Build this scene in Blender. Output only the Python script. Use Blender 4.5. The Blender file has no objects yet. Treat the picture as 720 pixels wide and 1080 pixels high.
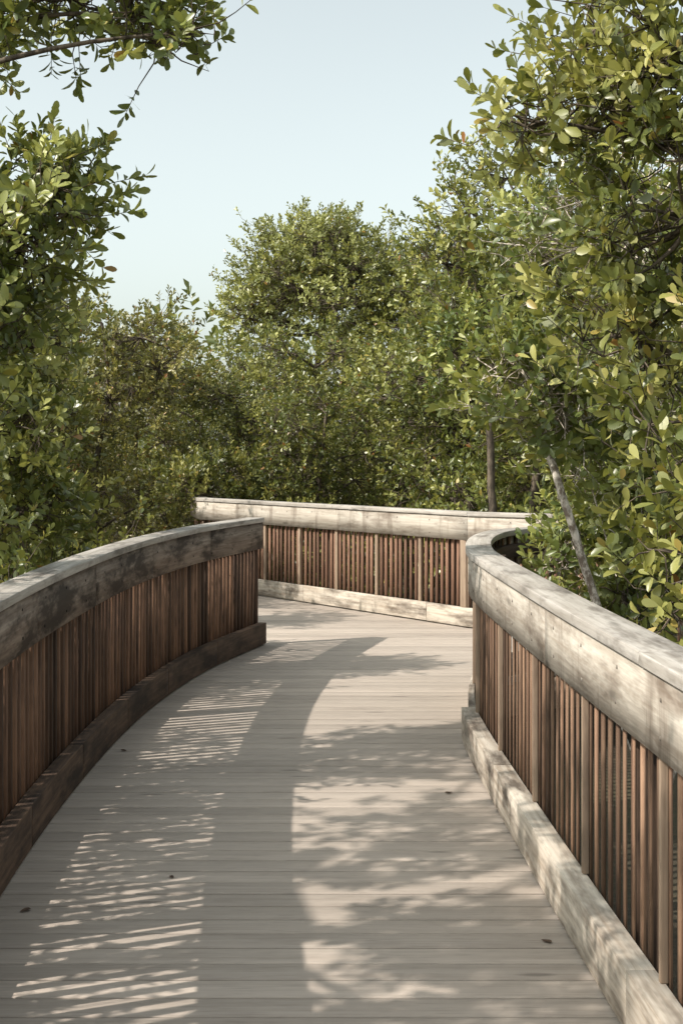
import bpy, math, random
import numpy as np
from mathutils import Vector, Matrix, noise as mnoise
SEED=7
rng=np.random.default_rng(SEED); random.seed(SEED)
scene=bpy.context.scene
coll=scene.collection

# ---------------------------------------------------------------- helpers
def link(o):
    coll.objects.link(o); return o
def make_mesh(name,verts,face_groups,attrs=None,mats=(),mat_idx=None,smooth=False):
    me=bpy.data.meshes.new(name)
    verts=np.asarray(verts,dtype=np.float32)
    me.vertices.add(len(verts)); me.vertices.foreach_set("co",verts.ravel())
    loops=np.concatenate([np.asarray(f,dtype=np.int32).ravel() for f in face_groups])
    tot=np.concatenate([np.full(len(f),np.asarray(f).shape[1],dtype=np.int32) for f in face_groups])
    start=np.concatenate([[0],np.cumsum(tot)[:-1]]).astype(np.int32)
    me.loops.add(len(loops)); me.loops.foreach_set("vertex_index",loops)
    me.polygons.add(len(tot)); me.polygons.foreach_set("loop_start",start)
    if smooth: me.polygons.foreach_set("use_smooth",np.ones(len(tot),dtype=bool))
    for k,v in (attrs or {}).items():
        a=me.attributes.new(k,'FLOAT_VECTOR','POINT'); a.data.foreach_set("vector",np.asarray(v,dtype=np.float32).ravel())
    for m in mats: me.materials.append(m)
    me.update(calc_edges=True); me.validate()
    return me
def empty(name,loc,**kw):
    o=bpy.data.objects.new(name,None); o.location=loc; o.empty_display_size=.2
    for k,v in kw.items(): o[k]=v
    return link(o)
def child(name,me,parent,**kw):
    o=bpy.data.objects.new(name,me); link(o); o.parent=parent
    for k,v in kw.items(): o[k]=v
    return o

# ---------------------------------------------------------------- materials
class NT:
    def __init__(s,name):
        s.m=bpy.data.materials.new(name); s.m.use_nodes=True; s.t=s.m.node_tree; s.t.nodes.clear()
        s.out=s.n('ShaderNodeOutputMaterial')
    def n(s,t,**kw):
        x=s.t.nodes.new(t)
        for k,v in kw.items():
            if k in x.bl_rna.properties and k not in('inputs',): setattr(x,k,v)
        return x
    def l(s,a,b): s.t.links.new(a,b)
    def math(s,op,a,b=None,c=None):
        x=s.n('ShaderNodeMath',operation=op)
        for i,v in enumerate((a,b,c)):
            if v is None: continue
            if isinstance(v,(int,float)): x.inputs[i].default_value=v
            else: s.l(v,x.inputs[i])
        return x.outputs[0]
    def mix(s,f,a,b,bt='MIX'):
        x=s.n('ShaderNodeMix'); x.data_type='RGBA'; x.blend_type=bt
        for sock,v in ((x.inputs[0],f),(x.inputs[6],a),(x.inputs[7],b)):
            if isinstance(v,(int,float)): sock.default_value=v
            elif isinstance(v,tuple): sock.default_value=(*v,1)
            else: s.l(v,sock)
        return x.outputs[2]
    def noise(s,vec,scale,detail=4,rough=.55):
        x=s.n('ShaderNodeTexNoise'); x.inputs['Scale'].default_value=scale; x.inputs['Detail'].default_value=detail; x.inputs['Roughness'].default_value=rough
        s.l(vec,x.inputs['Vector']); return x.outputs['Fac']
    def ramp(s,f,p0,p1):
        x=s.n('ShaderNodeMapRange'); x.inputs['From Min'].default_value=p0; x.inputs['From Max'].default_value=p1
        s.l(f,x.inputs['Value']); return x.outputs['Result']
    def comb(s,x_,y_,z_):
        c=s.n('ShaderNodeCombineXYZ')
        for i,v in enumerate((x_,y_,z_)):
            if isinstance(v,(int,float)): c.inputs[i].default_value=v
            else: s.l(v,c.inputs[i])
        return c.outputs[0]

def wood(name,light,dark,stain,stain_lo=.52,stain_hi=.72,stain_amt=.8,tintamt=.35,rough=.8,bump=.3,grain=38.,alongs=1.6,fine=60.,drip=0.):
    t=NT(name)
    a=t.n('ShaderNodeAttribute'); a.attribute_name='grain'
    sp=t.n('ShaderNodeSeparateXYZ'); t.l(a.outputs['Vector'],sp.inputs[0])
    x,y,z=sp.outputs
    zz=t.math('MULTIPLY',z,37.)
    v=t.comb(t.math('MULTIPLY',x,alongs),t.math('MULTIPLY',y,grain),zz)
    g=t.noise(v,1.,5,.65)
    v2=t.comb(t.math('MULTIPLY',x,1.4),t.math('MULTIPLY',y,5.),zz)
    s=t.noise(v2,1.3,4,.7)
    v3=t.comb(t.math('MULTIPLY',x,7.),t.math('MULTIPLY',y,fine),zz)
    g2=t.noise(v3,1.,2,.6)
    c=t.mix(t.ramp(g,.33,.68),dark,light)
    c=t.mix(t.math('MULTIPLY',t.ramp(s,stain_lo,stain_hi),stain_amt),c,stain)
    if drip:
        v4=t.comb(t.math('MULTIPLY',x,7.),t.math('MULTIPLY',y,1.2),zz)
        c=t.mix(t.math('MULTIPLY',t.ramp(t.noise(v4,1.,4,.65),.54,.70),drip),c,stain)
    c=t.mix(t.math('MULTIPLY',t.ramp(g2,.56,.72),.35),c,tuple(k*.5 for k in dark))
    vk=t.comb(t.math('MULTIPLY',x,1.7),t.math('MULTIPLY',y,7.),zz)
    vo=t.n('ShaderNodeTexVoronoi'); vo.inputs['Scale'].default_value=1.; t.l(vk,vo.inputs['Vector'])
    k=t.ramp(vo.outputs['Distance'],.13,.06)
    c=t.mix(t.math('MULTIPLY',k,.6),c,tuple(q*.35 for q in dark))
    tint=t.math('MULTIPLY_ADD',z,tintamt,1-tintamt/2)
    hsv=t.n('ShaderNodeHueSaturation'); t.l(c,hsv.inputs['Color']); t.l(t.math('MAXIMUM',tint,.1),hsv.inputs['Value'])
    p=t.n('ShaderNodeBsdfPrincipled'); t.l(hsv.outputs[0],p.inputs['Base Color']); p.inputs['Roughness'].default_value=rough
    p.inputs['Specular IOR Level'].default_value=.3
    b=t.n('ShaderNodeBump'); b.inputs['Strength'].default_value=bump; b.inputs['Distance'].default_value=.006
    t.l(t.math('ADD',g,t.math('MULTIPLY',g2,.6)),b.inputs['Height']); t.l(b.outputs[0],p.inputs['Normal'])
    t.l(p.outputs[0],t.out.inputs[0]); return t.m

M_board=wood('weathered_board',(.56,.515,.45),(.37,.32,.265),(.13,.095,.07),.48,.70,.8,drip=.6,tintamt=.2)
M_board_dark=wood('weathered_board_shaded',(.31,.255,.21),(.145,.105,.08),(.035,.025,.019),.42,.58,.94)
M_cap=wood('cap_wood',(.49,.46,.425),(.31,.28,.245),(.09,.074,.062),.50,.70,.8)
M_kick=wood('kick_wood',(.56,.51,.44),(.36,.30,.24),(.065,.048,.036),.45,.66,.88)
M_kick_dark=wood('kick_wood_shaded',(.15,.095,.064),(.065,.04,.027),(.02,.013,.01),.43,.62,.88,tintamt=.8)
M_picket=wood('picket_wood',(.27,.17,.11),(.14,.08,.053),(.045,.03,.022),.50,.72,.7,tintamt=1.1)
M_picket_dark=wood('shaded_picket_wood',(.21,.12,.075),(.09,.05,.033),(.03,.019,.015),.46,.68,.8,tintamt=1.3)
M_picket_red=wood('reddish_picket_wood',(.27,.155,.105),(.17,.093,.063),(.06,.037,.028),.54,.77,.5,tintamt=.7)
M_post=wood('post_wood',(.37,.28,.205),(.22,.155,.11),(.07,.045,.035),.52,.75,.6,tintamt=.3)
M_deck=wood('deck_composite',(.475,.415,.362),(.395,.34,.292),(.26,.218,.183),.5,.8,.55,tintamt=.24,rough=.7,bump=.15,grain=60.,alongs=.8,fine=90.)
def simple(name,c,rough=.7,metal=0.):
    t=NT(name); p=t.n('ShaderNodeBsdfPrincipled')
    g=t.n('ShaderNodeTexCoord'); n=t.noise(g.outputs['Object'],20,3)
    t.l(t.mix(n,tuple(k*.6 for k in c),tuple(min(1,k*1.3) for k in c)),p.inputs['Base Color'])
    p.inputs['Roughness'].default_value=rough; p.inputs['Metallic'].default_value=metal
    t.l(p.outputs[0],t.out.inputs[0]); return t.m
M_dry=simple('dry_leaf',(.085,.05,.03),.8)
def bark(name,a,b,sc=(14,14,4)):
    t=NT(name); p=t.n('ShaderNodeBsdfPrincipled'); g=t.n('ShaderNodeTexCoord')
    mp=t.n('ShaderNodeMapping'); mp.inputs['Scale'].default_value=sc; t.l(g.outputs['Object'],mp.inputs[0])
    n=t.noise(mp.outputs[0],1.5,4,.7)
    t.l(t.mix(t.ramp(n,.42,.58),a,b),p.inputs['Base Color']); p.inputs['Roughness'].default_value=.9
    t.l(p.outputs[0],t.out.inputs[0]); return t.m
M_bark=bark('bark',(.05,.038,.027),(.14,.11,.08))
M_barkpale=bark('pale_bark',(.20,.155,.12),(.72,.65,.57),(16,16,9))
def leafmat(name,g0,g1,g2,warm=.006,trans=.30):
    t=NT(name)
    a=t.n('ShaderNodeAttribute'); a.attribute_name='leaf'
    sp=t.n('ShaderNodeSeparateXYZ'); t.l(a.outputs['Vector'],sp.inputs[0]); r,s,y=sp.outputs
    oi=t.n('ShaderNodeObjectInfo')
    c=t.mix(t.ramp(r,0.,1.),g0,g1)
    c=t.mix(t.math('MULTIPLY',t.ramp(s,.35,1.),.8),c,g2)
    c=t.mix(t.math('GREATER_THAN',r,1-warm),c,(.30,.14,.04))
    c=t.mix(t.math('LESS_THAN',r,warm*4),c,(.38,.31,.08))
    h=t.n('ShaderNodeHueSaturation'); t.l(c,h.inputs['Color'])
    t.l(t.math('MULTIPLY_ADD',oi.outputs['Random'],.03,.488),h.inputs['Hue'])
    t.l(t.math('MULTIPLY_ADD',s,.5,.75),h.inputs['Value'])
    p=t.n('ShaderNodeBsdfPrincipled'); t.l(h.outputs[0],p.inputs['Base Color']); p.inputs['Roughness'].default_value=.36
    p.inputs['Specular IOR Level'].default_value=.65
    tr=t.n('ShaderNodeBsdfTranslucent'); t.l(t.mix(.55,h.outputs[0],(.40,.39,.06)),tr.inputs['Color'])
    m=t.n('ShaderNodeMixShader'); m.inputs[0].default_value=trans
    t.l(p.outputs[0],m.inputs[1]); t.l(tr.outputs[0],m.inputs[2]); t.l(m.outputs[0],t.out.inputs[0]); return t.m
M_leaf=leafmat('mangrove_leaf',(.085,.118,.03),(.18,.215,.055),(.42,.41,.13))
M_leafdark=leafmat('understory_leaf',(.07,.10,.028),(.15,.178,.05),(.30,.295,.09))
M_leafwarm=leafmat('olive_leaf',(.12,.13,.04),(.21,.205,.068),(.36,.325,.12),warm=.02)
M_leafbrown=leafmat('yellow_green_leaf',(.18,.20,.065),(.29,.29,.10),(.42,.41,.15),warm=.006,trans=.34)  # lighter yellow-green leaf tone, used over the whole broad crown

# ---------------------------------------------------------------- paths
def catmull(pts,step=.08):
    P=[np.array(p,float) for p in pts]; P=[2*P[0]-P[1]]+P+[2*P[-1]-P[-2]]
    out=[]
    for i in range(1,len(P)-2):
        n=max(2,int(np.linalg.norm(P[i+1]-P[i])/step))
        for k in range(n):
            t=k/n
            out.append(.5*((2*P[i])+(-P[i-1]+P[i+1])*t+(2*P[i-1]-5*P[i]+4*P[i+1]-P[i+2])*t*t+(-P[i-1]+3*P[i]-3*P[i+1]+P[i+2])*t**3))
    out.append(P[-2]); return np.array(out)
def polyline(pts,step=.3):
    out=[]
    for a,b in zip(pts[:-1],pts[1:]):
        a=np.array(a,float);b=np.array(b,float); n=max(1,int(round(np.linalg.norm(b-a)/step)))
        for k in range(n): out.append(a+(b-a)*k/n)
    out.append(np.array(pts[-1],float)); return np.array(out)
class Path:
    def __init__(s,pts,sign):
        s.p=pts; d=np.diff(pts,axis=0); L=np.linalg.norm(d,axis=1); s.s=np.concatenate([[0],np.cumsum(L)])
        t=d/L[:,None]; n=np.stack([-t[:,1],t[:,0]],1)*sign
        nv=np.zeros_like(pts); nv[0]=n[0]; nv[-1]=n[-1]
        m=n[:-1]+n[1:]; m/=np.linalg.norm(m,axis=1)[:,None]
        nv[1:-1]=m/np.clip((m*n[1:]).sum(1),.3,1)[:,None]
        s.n=nv; s.L=s.s[-1]; s.t=t
    def at(s,u):
        return (np.array([np.interp(u,s.s,s.p[:,i]) for i in (0,1)]),np.array([np.interp(u,s.s,s.n[:,i]) for i in (0,1)]))
class Acc:
    def __init__(s): s.v=[];s.f=[];s.g=[];s.c=0
    def add(s,v,f,g):
        s.v.append(np.asarray(v,float)); s.f.append(np.asarray(f)+s.c); s.g.append(np.asarray(g,float)); s.c+=len(v)
    def mesh(s,name,mat,extra=None):
        return make_mesh(name,np.concatenate(s.v),[np.concatenate(s.f)],{'grain':np.concatenate(s.g)},[mat])
BOX=np.array([[0,1,2,3],[7,6,5,4],[0,4,5,1],[1,5,6,2],[2,6,7,3],[3,7,4,0]])
def strip(acc,path,o0,o1,z0,z1,seglen,gap=.004,jit=.0,start=0.,end=None):
    end=path.L if end is None else end
    u=start; k=0
    while u<end-.02:
        e=min(end,u+seglen*(1+rng.uniform(-.08,.08)))
        if end-e<.4: e=end
        a=u+gap/2; b=e-gap/2
        ss=np.unique(np.concatenate([[a],path.s[(path.s>a+.01)&(path.s<b-.01)],[b]]))
        tint=rng.random(); dz=rng.uniform(-jit,jit); off=rng.uniform(0,50)
        V=[];G=[]
        for q in ss:
            p,n=path.at(q)
            for (o,z) in ((o0,z0),(o1,z0),(o1,z1),(o0,z1)):
                V.append((*(p+n*(o+dz*.5)),z+dz)); G.append((q+off,o+z,tint))
        F=[]; m=len(ss)
        for i in range(m-1):
            b0=4*i
            for j in range(4):
                F.append((b0+j,b0+(j+1)%4,b0+4+(j+1)%4,b0+4+j))
        F.append((3,2,1,0)); b0=4*(m-1); F.append((b0,b0+1,b0+2,b0+3))
        acc.add(V,F,G); u=e
def upright(acc,path,u,w,o0,o1,z0,z1,lean=0.,tint=None):
    p,n=path.at(u); nn=n/np.linalg.norm(n); t=np.array([nn[1],-nn[0]])
    tint=rng.random() if tint is None else tint; off=rng.uniform(0,60); V=[];G=[]
    for z in (z0,z1):
        for (a,o) in ((-w/2,o0),(w/2,o0),(w/2,o1),(-w/2,o1)):
            l=lean if z==z1 else 0
            V.append((*(p+nn*o+t*(a+l)),z)); G.append((z+off,a+o,tint))
    acc.add(V,BOX,G)
def fixnormals(me):
    import bmesh
    bm=bmesh.new(); bm.from_mesh(me); bmesh.ops.recalc_face_normals(bm,faces=bm.faces); bm.to_mesh(me); bm.free()
def bevel(o,w=.004):
    m=o.modifiers.new('bevel','BEVEL'); m.width=w; m.segments=2; m.limit_method='ANGLE'; m.angle_limit=math.radians(40)

H=1.07
def railing(label,path,kick_out,mats,bar_sp,bar_start,seg,picket_sp=.1,pw=.031,pd=.02,kick_in=-.038,bar_w=.03,kick_end=None,endpost=False,corner=None,kick_seg=None,kick_jit=.002):
    mb,mk,mc,mp=mats
    kick_seg=kick_seg or seg*1.1
    p0,_=path.at(path.L/2)
    root=empty('wooden_railing',(p0[0],p0[1],0),label=label,category='railing')
    def part(nm,acc,mat,bw=.004,**kw):
        me=acc.mesh(nm,mat); me.transform(Matrix.Translation((-p0[0],-p0[1],0))); fixnormals(me)
        o=child(nm,me,root,**kw)
        if bw: bevel(o,bw)
        return o
    a=Acc()
    if corner:
        strip(a,path,-.138,.014,1.032,H,seg*1.15,jit=.0015,end=corner); strip(a,path,-.138,.014,1.032,H,seg*1.15,jit=.0015,start=corner)
    else: strip(a,path,-.138,.014,1.032,H,seg*1.15,jit=.0015)
    part('cap_rail',a,mc,.003)
    a=Acc()
    if corner: 
        strip(a,path,-.038,0,.81,1.0295,seg,jit=.0015,end=corner-.0); strip(a,path,-.038,0,.81,1.0295,seg,jit=.0015,start=corner)
    else: strip(a,path,-.038,0,.81,1.0295,seg,jit=.0015,gap=.003)
    u=.25
    while u<path.L-.1:
        for z in (.865,.975):
            zz=z+rng.uniform(-.01,.01); upright(a,path,u+rng.uniform(-.015,.015),.011,-.004,.0022,zz-.0055,zz+.0055,tint=-2.2)
        u+=.5
    part('upper_board',a,mb,0)
    a=Acc()
    if kick_end:
        strip(a,path,kick_in,kick_out,.012,.185,kick_seg,jit=kick_jit,end=kick_end)
        strip(a,path,kick_in,0,.012,.185,kick_seg,jit=kick_jit,start=kick_end+.01)
    else: strip(a,path,kick_in,kick_out,.012,.185,kick_seg,jit=kick_jit)
    part('kick_board',a,mk,.0025)
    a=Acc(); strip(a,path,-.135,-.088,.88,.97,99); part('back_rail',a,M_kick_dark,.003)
    a=Acc(); u=.05
    while u<path.L-.01:
        upright(a,path,u+rng.uniform(-.005,.005),pw,-.046-pd+rng.uniform(-.003,.003),-.046+rng.uniform(-.002,.001),.03,1.028,rng.normal(0,.003)); u+=picket_sp
    part('pickets',a,mp,0)
    if bar_sp:
        u=bar_start
        while u<path.L-.03:
            a=Acc(); upright(a,path,u,bar_w,-.0445,-.022,.186,.809,tint=.7); part('batten',a,M_post,.002); u+=bar_sp
    if corner:
        a=Acc(); upright(a,path,corner+.07,.075,-.042,-.004,.188,.807,tint=.5); part('corner_post',a,M_post,.003)
    if endpost:
        a=Acc(); upright(a,path,path.L-.022,.036,-.13,-.0425,.0,1.03,tint=.2); part('end_post',a,mp,.003)
    u=.1
    while u<path.L-.03:
        if not(10.2<path.at(u)[0][1]<12.9):
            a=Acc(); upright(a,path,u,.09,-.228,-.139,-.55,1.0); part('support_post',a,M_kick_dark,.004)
        u+=2.0
    return root

left_pts=catmull([(-.98,-1.5),(-1.02,1.0),(-1.10,3.0),(-1.19,4.1),(-1.265,5.2),(-1.30,6.5),(-1.28,8.0),(-1.19,9.3),(-1.00,10.6),(-.66,12.0)])
right_pts=catmull([(1.05,-1.5),(.98,0.5),(.89,2.5),(.845,3.65),(.79,5.0),(.745,6.4),(.72,7.4),(.725,8.1),(.80,8.9),(.93,9.6),(1.13,10.15),(1.5,10.5),(2.05,10.6),(2.8,10.6)])
far_pts=polyline([(2.6,12.2),(1.70,12.75),(1.16,13.1),(-1.74,17.2),(-1.95,18.4)])
PL=Path(left_pts,-1); PR=Path(right_pts,1); PF=Path(far_pts,1)
s_k=PR.s[np.argmin(np.abs(right_pts[:,1]-8.02))]
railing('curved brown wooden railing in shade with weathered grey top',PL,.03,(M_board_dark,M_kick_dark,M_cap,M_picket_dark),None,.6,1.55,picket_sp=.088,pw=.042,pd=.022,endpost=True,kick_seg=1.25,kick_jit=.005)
railing('sunlit weathered wooden railing curving away beside the boardwalk',PR,.046,(M_board,M_kick,M_cap,M_picket),1.0,.35,2.4,picket_sp=.1,pw=.032,pd=.010,bar_w=.022,kick_end=s_k)
s_corner=PF.s[np.argmin(np.linalg.norm(far_pts-np.array([1.16,13.1]),axis=1))]
railing('straight wooden railing with reddish pickets closing the boardwalk bend',PF,.004,(M_board,M_kick,M_cap,M_picket_red),.7,(s_corner+.04)%.7,2.0,picket_sp=.080,pw=.036,pd=.018,bar_w=.042,corner=s_corner)

# ---------------------------------------------------------------- deck
a=Acc()
yy=-1.6; pitch=.142
def xat(pts,y): 
    i=np.argsort(pts[:,1]); return np.interp(y,pts[i,1],pts[i,0])
while yy<18.6:
    y0=yy+.0045; y1=yy+pitch-.0045; yc=(y0+y1)/2
    xl=xat(left_pts,yc)-.10 if yc<12.05 else float(np.interp(yc,[12.05,15.5,18.6],[-.76,-3.0,-3.8]))
    if yc<10.5: 
        m=right_pts[:,1]<=10.55; xr=xat(right_pts[m],yc)+.10
    elif yc<12.2: xr=2.75
    else: xr=np.interp(yc,[12.2,12.75,13.1,17.2,18.7],[2.65,1.75,1.22,-1.66,-1.92])+.05
    if xl<xr-.1:
        tint=rng.random(); off=rng.uniform(0,90); 
        z=rng.uniform(-.001,.001); V=[];G=[]
        for zz in (-.026,z):
            for (X,Y) in ((xl+.001,y0),(xr-.001,y0),(xr-.001,y1),(xl+.001,y1)):
                V.append((X,Y,zz)); G.append((X+off,Y-yy,tint))
        a.add(V,BOX,G)
    yy+=pitch
me=a.mesh('boardwalk_deck',M_deck); fixnormals(me)
deck=link(bpy.data.objects.new('boardwalk_deck',me)); deck['kind']='structure'; deck['label']='greyish beige plank deck of a curving boardwalk'
bevel(deck,.003)
a=Acc()
for P in (PL,PR):
    strip(a,P,-.085,-.045,-.26,-.03,3.)
    strip(a,P,.5,.55,-.22,-.03,3.)
jp=Path(polyline([(-.2,-1.5),(-.2,12),(-.4,15)]),1); strip(a,jp,0,.05,-.22,-.03,3.)
me=a.mesh('deck_joists',M_post); fixnormals(me)
child('deck_joists',me,deck)

# ---------------------------------------------------------------- ground
t=NT('mud_ground'); g=t.n('ShaderNodeTexCoord'); p=t.n('ShaderNodeBsdfPrincipled')
n1=t.noise(g.outputs['Object'],.6,6); n2=t.noise(g.outputs['Object'],14,6,.7)
c=t.mix(t.ramp(n1,.35,.65),(.045,.035,.022),(.075,.07,.035)); c=t.mix(t.ramp(n2,.45,.7),c,(.12,.085,.05))
t.l(c,p.inputs['Base Color']); p.inputs['Roughness'].default_value=.85
b=t.n('ShaderNodeBump'); b.inputs['Distance'].default_value=.05; t.l(n2,b.inputs['Height']); t.l(b.outputs[0],p.inputs['Normal']); t.l(p.outputs[0],t.out.inputs[0])
N=60; xs=np.sign(np.linspace(-1,1,N))*np.abs(np.linspace(-1,1,N))**2.2*600
X,Y=np.meshgrid(xs,xs); Z=np.array([mnoise.noise(Vector((x*.4,y*.4,0)))*.08 for x,y in zip(X.ravel(),Y.ravel())])-.58
idx=np.arange(N*N).reshape(N,N)
F=np.stack([idx[:-1,:-1].ravel(),idx[:-1,1:].ravel(),idx[1:,1:].ravel(),idx[1:,:-1].ravel()],1)
me=make_mesh('ground',np.stack([X.ravel(),Y.ravel(),Z],1),[F],mats=[t.m],smooth=True)
o=link(bpy.data.objects.new('ground',me)); o['kind']='structure'; o['label']='dark muddy mangrove floor under the boardwalk'

# ---------------------------------------------------------------- trees
LV_N=np.array([(0,0,0),(0,.3,0),(0,.65,0),(0,.9,0),(0,1,0),(-.15,.3,.04),(-.235,.65,.065),(-.15,.9,.04),(.15,.3,.04),(.235,.65,.065),(.15,.9,.04)],float)
LV_N[:,2]-=.16*LV_N[:,1]**2
LT=np.array([(0,1,5),(0,8,1),(3,4,7),(3,10,4)]); LQ=np.array([(1,2,6,5),(1,8,9,2),(2,3,7,6),(2,9,10,3)])
LV_F=np.array([(0,0,0),(-.27,.62,.07),(0,1,-.1),(.27,.62,.07)],float); LTF=np.array([(0,2,1),(0,3,2)])
def unit(v): return v/np.maximum(np.linalg.norm(v,axis=-1,keepdims=True),1e-9)
def leaves(tp,td,tl,tsub,nleaf,size,R,near):
    n=len(tp); k=nleaf
    t=np.tile(np.linspace(.25,1,k),(n,1))+R.uniform(-.05,.05,(n,k))
    az=np.cumsum(np.full((n,k),2.4),1)+R.uniform(0,6.3,(n,1))+R.normal(0,.3,(n,k))
    ang=np.radians(np.interp(t,[.2,1.],[75,32]))+R.normal(0,.22,(n,k))
    d=td[:,None,:]
    ref=np.where(np.abs(td[:,2:3])<.9,np.array([[0,0,1.]]),np.array([[1.,0,0]]))
    e1=unit(np.cross(td,ref))[:,None,:]; e2=np.cross(d,e1)
    r=np.cos(az)[...,None]*e1+np.sin(az)[...,None]*e2
    l=unit(np.cos(ang)[...,None]*d+np.sin(ang)[...,None]*r+R.normal(0,.12,(n,k,3))+np.array([0,0,.12]))
    nn=unit(d-(d*l).sum(-1,keepdims=True)*l+R.normal(0,.35,(n,k,3)))
    nn=unit(nn-(nn*l).sum(-1,keepdims=True)*l); s=np.cross(l,nn)
    base=tp[:,None,:]+d*(t*tl[:,None])[...,None]
    sz=size*R.uniform(.6,1.15,(n,k))
    LV=LV_N if near else LV_F
    fl=lambda q:q.reshape(-1,1,3)
    w=R.uniform(.85,1.15,(n*k,1,1))
    V=fl(base)+sz.reshape(-1,1,1)*(LV[None,:,0:1]*w*fl(s)+LV[None,:,1:2]*fl(l)+LV[None,:,2:3]*R.uniform(-.3,2.,(n*k,1,1))*fl(nn))
    m=len(LV); off=(np.arange(n*k)*m)[:,None,None]
    rnd=np.repeat(R.random(n*k),m); sb=np.repeat(np.repeat(tsub,k),m); yv=np.tile(LV[:,1],n*k)
    A=np.stack([rnd,sb,yv],1)
    if near: FG=[(LT[None]+off).reshape(-1,3),(LQ[None]+off).reshape(-1,4)]
    else: FG=[(LTF[None]+off).reshape(-1,3)]
    return V.reshape(-1,3),FG,A
class Tubes:
    def __init__(s): s.v=[];s.q=[];s.c=0
    def add(s,pts,rad,k=5):
        pts=np.asarray(pts,float); d=unit(np.gradient(pts,axis=0))
        ref=np.array([.3,.1,1.]) if abs(d[0][2])<.8 else np.array([1.,.2,0])
        e1=unit(np.cross(d,ref)); e2=np.cross(d,e1); an=np.arange(k)*2*math.pi/k
        V=pts[:,None,:]+np.asarray(rad)[:,None,None]*(np.cos(an)[None,:,None]*e1[:,None,:]+np.sin(an)[None,:,None]*e2[:,None,:])
        n=len(pts); i=np.arange(n-1)[:,None]*k; j=np.arange(k)[None]; j2=(j+1)%k
        F=np.stack([i+j,i+j2,i+k+j2,i+k+j],-1).reshape(-1,4)+s.c
        s.v.append(V.reshape(-1,3)); s.q.append(F); s.c+=n*k
def bend(a,b,R,amt=.12,n=5,sag=.0):
    t=np.linspace(0,1,n)[:,None]; L=np.linalg.norm(b-a)
    c=(a+b)/2+R.normal(0,amt*L,3)+np.array([0,0,sag*L])
    return (1-t)**2*a+2*t*(1-t)*c+t*t*b
def build_tree(base,trunk,blobs,size,R,near,ntw=8,nleaf=10,tr=.07,subr=.24,twl=.2,clear=None,taper=.42,limb_from=-9.):
    base=np.array(base,float); T=Tubes(); tp=[];td=[];tl=[];ts=[]
    trunk=np.array(trunk,float)
    def cr(pts,m=5):
        P=[2*pts[0]-pts[1]]+list(pts)+[2*pts[-1]-pts[-2]]; o=[]
        for i in range(1,len(P)-2):
            for q in range(m):
                t=q/m; o.append(.5*((2*P[i])+(-P[i-1]+P[i+1])*t+(2*P[i-1]-5*P[i]+4*P[i+1]-P[i+2])*t*t+(-P[i-1]+3*P[i]-3*P[i+1]+P[i+2])*t**3))
        o.append(P[-2]); return np.array(o)
    tk=cr(trunk); tk[1:-1]+=R.normal(0,tr*.12,tk[1:-1].shape)
    T.add(tk,np.linspace(tr,tr*taper,len(tk))*(1+R.uniform(-.07,.07,len(tk))),9)
    for (cx,cy,cz,rx,ry,rz,ns) in blobs:
        c=np.array([cx,cy,cz]); 
        sel=(tk[:,2]<cz-.15)&(tk[:,2]>limb_from)
        cand=tk[sel] if sel.any() else tk[:2]
        a=cand[np.argmin(np.linalg.norm(cand-c,axis=1))]
        lr=tr*.4*min(1.,(rx+ry+rz)/1.6+.25)
        T.add(bend(a,c,R,.13,7,.05),np.linspace(lr,lr*.4,7),6)
        u=unit(R.normal(0,1,(ns,3))); rr=R.uniform(.25,1.,(ns,1))**.6
        S=c+u*rr*np.array([rx,ry,rz])
        for sc in S:
            if clear and not clear(sc): continue
            T.add(bend(c+(sc-c)*.0,sc,R,.12,4),np.linspace(lr*.35+.002,.004,4),4)
            od=unit((sc-c)/np.array([rx,ry,rz])+np.array([0,0,.35])+R.normal(0,.25,3))
            m=max(3,int(ntw*R.uniform(.6,1.3))); sv=R.random()
            b0=sc+R.normal(0,subr*.55,(m,3)); dd=unit(od+unit(b0-sc)*.8+R.normal(0,.35,(m,3))+np.array([0,0,.25]))
            L=twl*R.uniform(.6,1.4,m)
            if clear:
                kk=np.array([clear(q) for q in b0+dd*L[:,None]])&np.array([clear(q) for q in b0])
                b0=b0[kk];dd=dd[kk];L=L[kk];m=len(b0)
                if m==0: continue
            for q in range(m):
                T.add(np.array([sc,(sc+b0[q])/2+R.normal(0,.02,3),b0[q],b0[q]+dd[q]*L[q]]),(.0045,.004,.003,.0015),3)
            tp.append(b0);td.append(dd);tl.append(L);ts.append(np.clip(np.full(m,sv)+R.normal(0,.12,m),0,1))
    tp=np.concatenate(tp);td=np.concatenate(td);tl=np.concatenate(tl);ts=np.concatenate(ts)
    V,FG,A=leaves(tp,td,tl,ts,nleaf,size,R,near)
    mw=make_mesh('trunk',np.concatenate(T.v)-base,[np.concatenate(T.q)],smooth=True)
    ml=make_mesh('crown',V-base,FG,{'leaf':A},smooth=False)
    return mw,ml
def place_tree(mw,ml,base,label,bm,lm,group=None,rotz=0,scale=(1,1,1),name='mangrove_tree',cat='tree'):
    r=empty(name,base,label=label,category=cat)
    if group: r['group']=group
    r.rotation_euler=(0,0,rotz); r.scale=scale
    if not mw.materials: mw.materials.append(bm)
    if not ml.materials: ml.materials.append(lm)
    child('trunk',mw,r); child('crown',ml,r); return r
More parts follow.
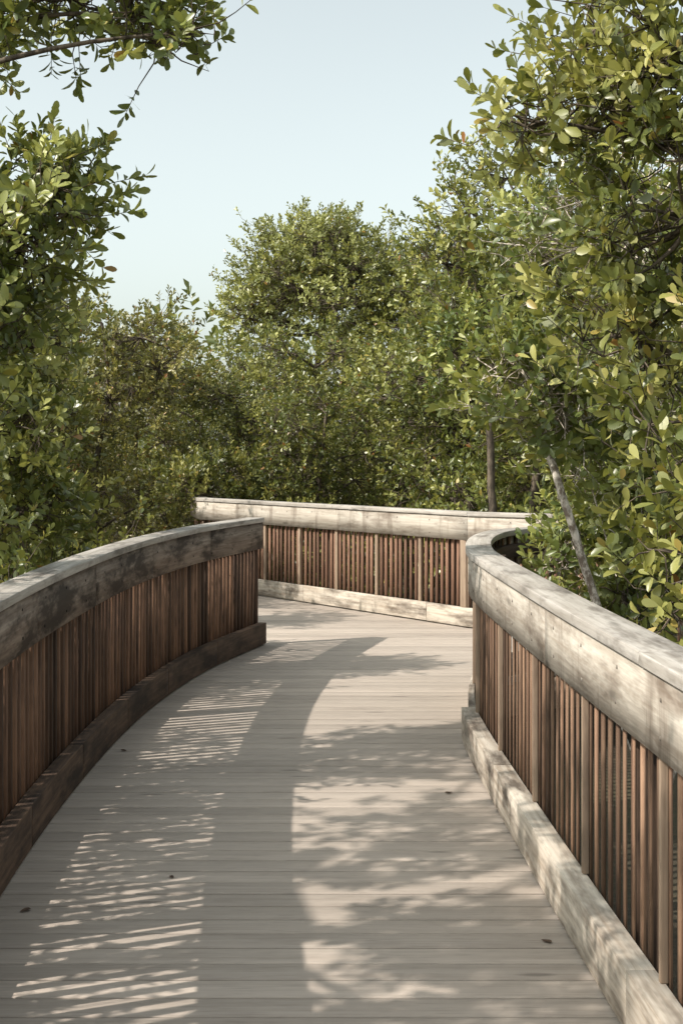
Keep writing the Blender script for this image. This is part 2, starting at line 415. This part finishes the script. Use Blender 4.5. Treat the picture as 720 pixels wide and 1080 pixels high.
# keep foliage off the walkway below rail height
def clear(p):
    if p[2]>1.75: return True
    y=p[1]
    if y<12.1:
        if xat(left_pts,y)-.30 < p[0] < (xat(right_pts[right_pts[:,1]<=10.5],y) if y<10.4 else 2.9)+.24: return False
        return True
    return True
G0=-.6
R=np.random.default_rng(11)
b=(-2.6,6.3,G0)
mw,ml=build_tree(b,[b,(-2.4,6.4,.6),(-2.3,6.6,1.9),(-2.2,6.8,3.0),(-1.9,6.9,3.6)],
  [(-1.66,7.0,2.72,.38,.35,.42,36),(-1.48,7.1,2.9,.2,.2,.2,7),(-1.72,6.9,3.80,.40,.3,.18,16),(-1.30,6.8,3.80,.26,.2,.09,8),(-1.02,6.7,3.68,.24,.16,.07,6),(-.76,6.6,3.56,.18,.14,.07,5),
   (-1.95,7.0,2.1,.36,.28,.40,22),(-1.88,6.6,1.45,.24,.4,.35,16),(-1.84,6.2,.92,.22,.6,.25,16),(-2.95,5.9,3.2,.45,.22,.2,9),(-3.0,4.9,3.4,.5,.2,.2,9)],
  .08,R,True,tr=.085,subr=.16,twl=.17,ntw=8,clear=clear)
place_tree(mw,ml,b,'mangrove tree with a leafy branch arching over the railing',M_bark,M_leaf)
b=(-2.9,3.6,G0)
mw,ml=build_tree(b,[b,(-3.0,3.7,1.0),(-2.8,3.6,2.2),(-2.7,3.7,3.4)],
  [(-2.9,3.3,3.6,.6,.26,.2,12),(-2.25,4.3,3.2,.4,.18,.2,10),(-3.2,4.3,3.0,.6,.22,.2,8),(-2.5,2.7,2.6,.45,.25,.25,10),(-3.3,2.4,4.0,.7,.4,.3,8),(-2.35,3.3,3.0,.4,.18,.2,8),(-2.35,4.8,2.55,.25,.16,.14,6),(-2.0,3.9,2.2,.25,.14,.14,7),(-2.0,3.1,2.35,.3,.14,.14,7)],
  .088,R,True,tr=.08,subr=.15,twl=.15,ntw=8,clear=clear)
place_tree(mw,ml,b,'mangrove tree with open leafy crown beside the shaded railing',M_bark,M_leaf)
b=(-3.0,9.4,G0)
mw,ml=build_tree(b,[b,(-2.9,9.4,.6),(-2.7,9.5,1.6),(-2.6,9.6,2.4)],
  [(-2.25,9.9,2.35,.30,.3,.30,20),(-2.35,9.7,1.75,.36,.4,.35,26),(-2.2,9.9,1.2,.30,.45,.3,20),(-2.75,9.6,2.8,.35,.25,.22,15),(-3.1,8.8,2.4,.4,.4,.4,10)],
  .082,R,True,tr=.06,subr=.18,twl=.17,ntw=8,clear=clear)
place_tree(mw,ml,b,'dense mangrove tree rising behind the shaded railing',M_bark,M_leaf)
b=(-3.2,12.9,G0)
mw,ml=build_tree(b,[b,(-3.1,12.9,.6),(-3.0,12.8,1.6),(-3.0,12.9,2.3)],
  [(-2.95,12.9,2.45,.40,.4,.28,22),(-2.7,12.8,1.9,.40,.4,.30,26),(-3.1,12.9,1.4,.4,.4,.35,22),(-2.65,12.7,1.2,.35,.4,.3,20),(-2.5,12.6,.7,.4,.4,.3,18)],
  .08,R,False,tr=.05,subr=.2,twl=.17,ntw=8)
place_tree(mw,ml,b,'compact mangrove tree beside the bend',M_bark,M_leafdark)
for (x,y,lab) in [(-2.15,2.6,'leafy mangrove shrub outside the shaded railing'),(-2.25,4.6,'leafy mangrove shrub outside the shaded railing'),(-2.25,6.6,'leafy mangrove shrub outside the shaded railing'),(-2.1,8.6,'low dark leafy shrub pressing against the railing'),(-1.9,10.8,'low dark leafy shrub pressing against the railing')]:
    b=(x,y,G0)
    bl=[(x+R.uniform(-.15,.15),y+dy+R.uniform(-.2,.2),z,.25,.40,.2,7) for dy in (-.8,0,.8) for z in ((.3,.85,1.3) if y<8 else (.1,.6))]
    mw,ml=build_tree(b,[b,(x,y,0),(x+.05,y,.5)],bl,.075,R,True,tr=.03,subr=.28,twl=.17,ntw=6,clear=clear)
    place_tree(mw,ml,b,lab,M_bark,M_leafdark,name='mangrove_shrub',cat='shrub')
b=(-1.2,18.4,G0)
mw,ml=build_tree(b,[b,(-1.3,18.3,.2),(-1.5,18.1,.9)],[(-1.80,17.65,1.14,.26,.25,.15,20),(-1.55,18.1,1.3,.4,.3,.2,14),(-1.2,18.4,.7,.4,.3,.4,14),(-2.05,18.2,1.2,.3,.3,.22,14)],.08,R,False,tr=.035,subr=.18,twl=.16,ntw=8)
place_tree(mw,ml,b,'small mangrove shrub leaning over the end of the railing',M_bark,M_leafdark,name='mangrove_shrub',cat='shrub')
b=(1.9,5.9,G0)
mw,ml=build_tree(b,[b,(1.85,6.0,.6),(1.75,6.1,1.7),(1.6,6.1,2.7),(1.45,6.1,3.4)],
  [(1.55,6.0,3.35,.40,.45,.42,27),(1.25,6.2,3.12,.30,.35,.26,14),(1.14,6.3,3.50,.22,.3,.16,8),(.90,6.2,3.06,.20,.2,.10,7),(1.5,6.1,2.6,.42,.4,.4,24),
   (1.35,6.4,2.15,.3,.35,.3,13),(1.6,6.0,1.75,.38,.45,.4,20),(1.50,5.8,1.15,.26,.6,.32,22),(2.0,6.0,2.6,.5,.6,.7,14),(1.65,5.0,1.5,.28,.4,.45,12)],
  .080,R,True,tr=.08,subr=.16,twl=.17,ntw=7,clear=clear)
place_tree(mw,ml,b,'tall mangrove tree with glossy leaves crowding the sunlit railing',M_bark,M_leaf)
b=(1.86,8.1,G0)
mw,ml=build_tree(b,[b,(1.64,8.1,.13),(1.42,8.1,.85),(1.22,8.1,1.5),(1.15,8.5,1.9),(1.5,8.9,2.5)],
  [(1.55,8.7,2.9,.55,.5,.5,24),(1.12,8.0,1.95,.32,.22,.26,26),(1.30,8.2,1.85,.22,.12,.14,8),(1.42,8.6,1.7,.3,.3,.25,16),(2.1,8.6,2.2,.5,.5,.5,20),(1.9,8.9,1.5,.45,.4,.35,20),(2.1,8.6,1.15,.4,.5,.35,18),(1.62,9.4,.98,.22,.2,.22,20),(1.48,9.75,.95,.12,.15,.14,9),(2.2,9.0,3.5,.5,.5,.4,14)],
  .078,R,True,tr=.028,subr=.18,twl=.16,ntw=7,clear=clear,taper=.7,limb_from=1.5)
place_tree(mw,ml,b,'mangrove with a pale leaning trunk behind the curved railing',M_barkpale,M_leaf)
b=(2.0,8.9,G0)
mw,ml=build_tree(b,[b,(1.95,8.9,0),(1.9,8.9,.5)],[(1.75,8.9,.5,.25,.5,.25,14),(1.9,8.8,.9,.3,.4,.25,16),(1.65,8.3,.75,.14,.25,.2,8)],.08,R,True,tr=.03,subr=.18,twl=.16,ntw=7,clear=clear)
place_tree(mw,ml,b,'leafy mangrove shrub at the foot of the curved railing',M_bark,M_leafdark,name='mangrove_shrub',cat='shrub')
# slim dark upright trunk behind the straight railing
b=(1.50,13.95,G0)
mw,ml=build_tree(b,[b,(1.50,13.95,.6),(1.47,13.95,1.4),(1.45,14.0,2.1),(1.5,14.1,2.7)],[(1.45,14.1,2.75,.45,.35,.3,20),(1.2,14.0,2.5,.3,.3,.22,12),(1.85,14.1,2.4,.35,.3,.25,14)],.08,R,False,tr=.045,subr=.2,twl=.18,ntw=8,taper=.7,limb_from=1.9)
place_tree(mw,ml,b,'mangrove tree with a slim dark upright trunk',M_bark,M_leaf)
for (b,sc,lab,lm,tops) in [((2.1,14.9,G0),1.0,'dense mangrove tree behind the straight railing',M_leaf,[(1.35,15,4.15),(1.75,15,4.5),(1.1,15,3.6)]),((3.3,13.6,G0),1.05,'leafy mangrove tree beyond the boardwalk bend',M_leaf,[(2.2,13.6,4.2),(2.3,13.4,4.8)]),((1.5,17.2,G0),1.0,'rounded mangrove tree with full dark green crown',M_leafdark,[])]:
    x,y,z=b
    bl=[(x+R.uniform(-.7,.7)*sc,y+R.uniform(-.5,.6),zz,.6*sc,.5*sc,.45*sc,18) for zz in (.6,1.3,1.9,2.5,3.1,3.6,4.1,1.0,2.2,3.3)]+[(q[0],q[1],q[2],.45,.5,.35,14) for q in tops]
    mw,ml=build_tree(b,[b,(x-.1,y,1.),(x+.1,y,2.4),(x,y,3.6)],bl,.082,R,False,tr=.06,subr=.22,twl=.2,ntw=8)
    place_tree(mw,ml,b,lab,M_bark,lm)
for (b,sc,hh,lab,lm) in [((-2.9,10.6,G0),.9,2.0,'low mangrove shrub pressing against the railing',M_leafdark),
       ((-4.5,16.4,G0),1.2,3.7,'olive mangrove tree with sparse warm leaves',M_leafwarm),((-3.9,14.4,G0),1.0,3.2,'bushy mangrove tree with reddish leaves',M_leafwarm),((-3.3,19.6,G0),1.2,4.0,'mangrove tree with thin bare twigs on top',M_leafwarm)]:
    x,y,z=b
    bl=[(x+R.uniform(-.7,.7)*sc,y+R.uniform(-.6,.6),zz,.6*sc,.6*sc,.42*sc,23) for zz in np.linspace(.1,hh-.35,max(5,int(hh*2.4)))]
    mw,ml=build_tree(b,[b,(x-.1,y,.3*hh),(x+.1,y,.6*hh),(x,y,hh*.85)],bl,.08,R,False,tr=.055,subr=.22,twl=.2,ntw=8)
    place_tree(mw,ml,b,lab,M_bark,lm)
# broad tall tree, loose rounded crown
b=(-.3,24.2,G0); bl=[]
for i in range(24):
    fz=(i+.5)/24; el=fz*math.pi/2*.98; an=i*2.4
    rr=1.5*math.cos(el)*R.uniform(.8,1.12); zt=3.75+1.5*math.sin(el)*R.uniform(.88,1.08)
    q=R.uniform(.36,.55)
    bl.append((b[0]+rr*math.cos(an),b[1]+rr*math.sin(an),zt,q,q,q*.7,int(34*q)))
bl+= [(b[0]-.5,b[1]-.8,4.2,.7,.5,.6,22),(b[0]+.4,b[1]-.8,4.3,.7,.5,.6,22),(b[0]+1.3,b[1]-.3,4.55,.5,.5,.4,18),(b[0]+1.75,b[1]-.3,4.3,.5,.5,.4,16),(b[0]-1.25,b[1]-.3,3.9,.45,.5,.4,12)]
for i in range(12):
    an=i*2.4; bl.append((b[0]+1.35*math.cos(an),b[1]+1.35*math.sin(an),1.2+2.4*i/12,.5,.5,.4,12))
mw,ml=build_tree(b,[b,(-.3,24.2,1.),(-.4,24.1,2.4),(-.35,24.2,4.)],bl,.082,R,False,tr=.1,subr=.26,twl=.2,ntw=8)
place_tree(mw,ml,b,'tall mangrove tree with broad rounded yellow-green crown',M_bark,M_leafbrown)
def proto(seed,h,wd,lm,size=.092,ns=17):
    R=np.random.default_rng(seed); bl=[]
    for zz in np.linspace(.7,h-.5,8):
        w=wd*math.sqrt(max(.15,1-((zz-h*.5)/(h*.56))**2))
        for q in range(2):
            an=R.uniform(0,6.3); rr=w*R.uniform(.3,.6)
            bl.append((rr*math.cos(an),rr*math.sin(an),zz,.42*wd,.42*wd,.30*wd,ns))
    mw,ml=build_tree((0,0,0),[(0,0,0),(.1,0,h*.25),(-.1,.1,h*.5),(0,0,h*.85)],bl,size,R,False,tr=.07,subr=.24,twl=.20,ntw=6,nleaf=9)
    mw.materials.append(M_bark); ml.materials.append(lm); return mw,ml
protos=[proto(1,5.0,1.5,M_leaf),proto(2,4.6,1.6,M_leafdark),proto(3,5.2,1.5,M_leafwarm)]
def inst(k,x,y,s,rot,lab,sz=None):
    mw,ml=protos[k]; place_tree(mw,ml,(x,y,G0),lab,None,None,'mangrove trees behind the boardwalk',rot,(s,s,sz or s))
L_=['dense green mangrove tree in the wood behind the railing','dark green mangrove tree in the wood','olive mangrove tree in the wood']
for (k,x,y,s) in [(1,-.2,18.6,.70),(0,.9,19.4,.76),(1,-1.5,20.4,.74),(0,-.4,21.2,.82),(2,-3.9,21.0,.80),(0,-5.2,18.0,.85),(2,-3.3,23.5,.80),(0,1.5,22.5,1.06),
                  (1,2.4,20.0,1.0),(0,3.6,18.0,1.05),(0,3.6,22.5,1.2),(1,5.2,20.5,1.2),(2,-5.4,24.,.85),(1,-2.6,27.0,.84),(0,5.2,15.5,1.15),(1,-6.4,21.,.9),(1,-5.2,15.2,.8)]:
    inst(k,x,y,s,R.uniform(0,6.28),L_[k])
R=np.random.default_rng(99); n=6000
tp=np.stack([R.uniform(-26,26,n),R.uniform(31,46,n),R.uniform(-.5,4.6,n)],1)
keep=np.array([mnoise.noise(Vector((p[0]*.5,p[1]*.5,p[2]*.6)))>-.15 for p in tp]); tp=tp[keep]
td=unit(R.normal(0,.6,tp.shape)+np.array([0,-.2,.7])); V,FG,A=leaves(tp,td,np.full(len(tp),.6),R.random(len(tp)),10,.3,R,False)
me=make_mesh('distant_wood',V,FG,{'leaf':A},[M_leafdark]); o=link(bpy.data.objects.new('distant_wood',me)); o['kind']='stuff'; o['label']='distant mass of green mangrove foliage'; o['category']='wood'

# ---------------------------------------------------------------- fallen leaves
V=LV_N.copy(); V[:,0]*=1.1; V[:,2]=np.abs(V[:,0])*.5+.25*(V[:,1]-.5)**2+.01
lm=make_mesh('fallen_leaf',V,[LT,LQ],mats=[M_dry])
for i,(x,y,s) in enumerate([(-.637,5.4,.035),(.528,6.77,.045),(.66,4.72,.045),(-1.13,5.0,.05),(-1.16,7.7,.045)]):
    o=bpy.data.objects.new('fallen_leaf',lm); link(o); o.location=(x,y,.001); o.scale=(s,s,s); o.rotation_euler=(0,0,i*1.7+.5)
    o['label']='small dry brown leaf lying on the deck'; o['category']='leaf'; o['group']='fallen leaves on the deck'

# ---------------------------------------------------------------- light, sky, camera
sd=Vector((1.06,.45,-1.07)).normalized()
sun=bpy.data.lights.new('sun','SUN'); sun.energy=5.0; sun.angle=math.radians(.6); sun.color=(1,.92,.82)
so=link(bpy.data.objects.new('sun',sun)); so.rotation_euler=sd.to_track_quat('-Z','Y').to_euler()
w=bpy.data.worlds.new('World'); scene.world=w; w.use_nodes=True; nt=w.node_tree
sky=nt.nodes.new('ShaderNodeTexSky'); sky.sky_type='NISHITA'; sky.sun_disc=False
sky.sun_elevation=math.asin(-sd.z); sky.sun_rotation=math.atan2(-sd.x,-sd.y); sky.air_density=1.; sky.dust_density=2.5; sky.ozone_density=1.
hs=nt.nodes.new('ShaderNodeHueSaturation'); hs.inputs['Saturation'].default_value=.32; hs.inputs['Value'].default_value=1.55
mt=nt.nodes.new('ShaderNodeMix'); mt.data_type='RGBA'; mt.blend_type='MULTIPLY'; mt.inputs[0].default_value=1; mt.inputs[7].default_value=(.995,1.04,.965,1)
nt.links.new(sky.outputs[0],hs.inputs['Color']); nt.links.new(hs.outputs[0],mt.inputs[6])
bg=nt.nodes['Background']; nt.links.new(mt.outputs[2],bg.inputs[0]); bg.inputs[1].default_value=.15
cam=bpy.data.cameras.new('camera'); co=link(bpy.data.objects.new('camera',cam)); co.location=(0,0,1.62); co.rotation_euler=(math.radians(90),0,0)
cam.sensor_fit='VERTICAL'; cam.sensor_height=36; cam.sensor_width=24; cam.lens=50; cam.shift_y=-63/1080; cam.clip_end=3000; cam.clip_start=.05
scene.camera=co
scene.view_settings.view_transform='Standard'; scene.view_settings.look='None'; scene.view_settings.exposure=0
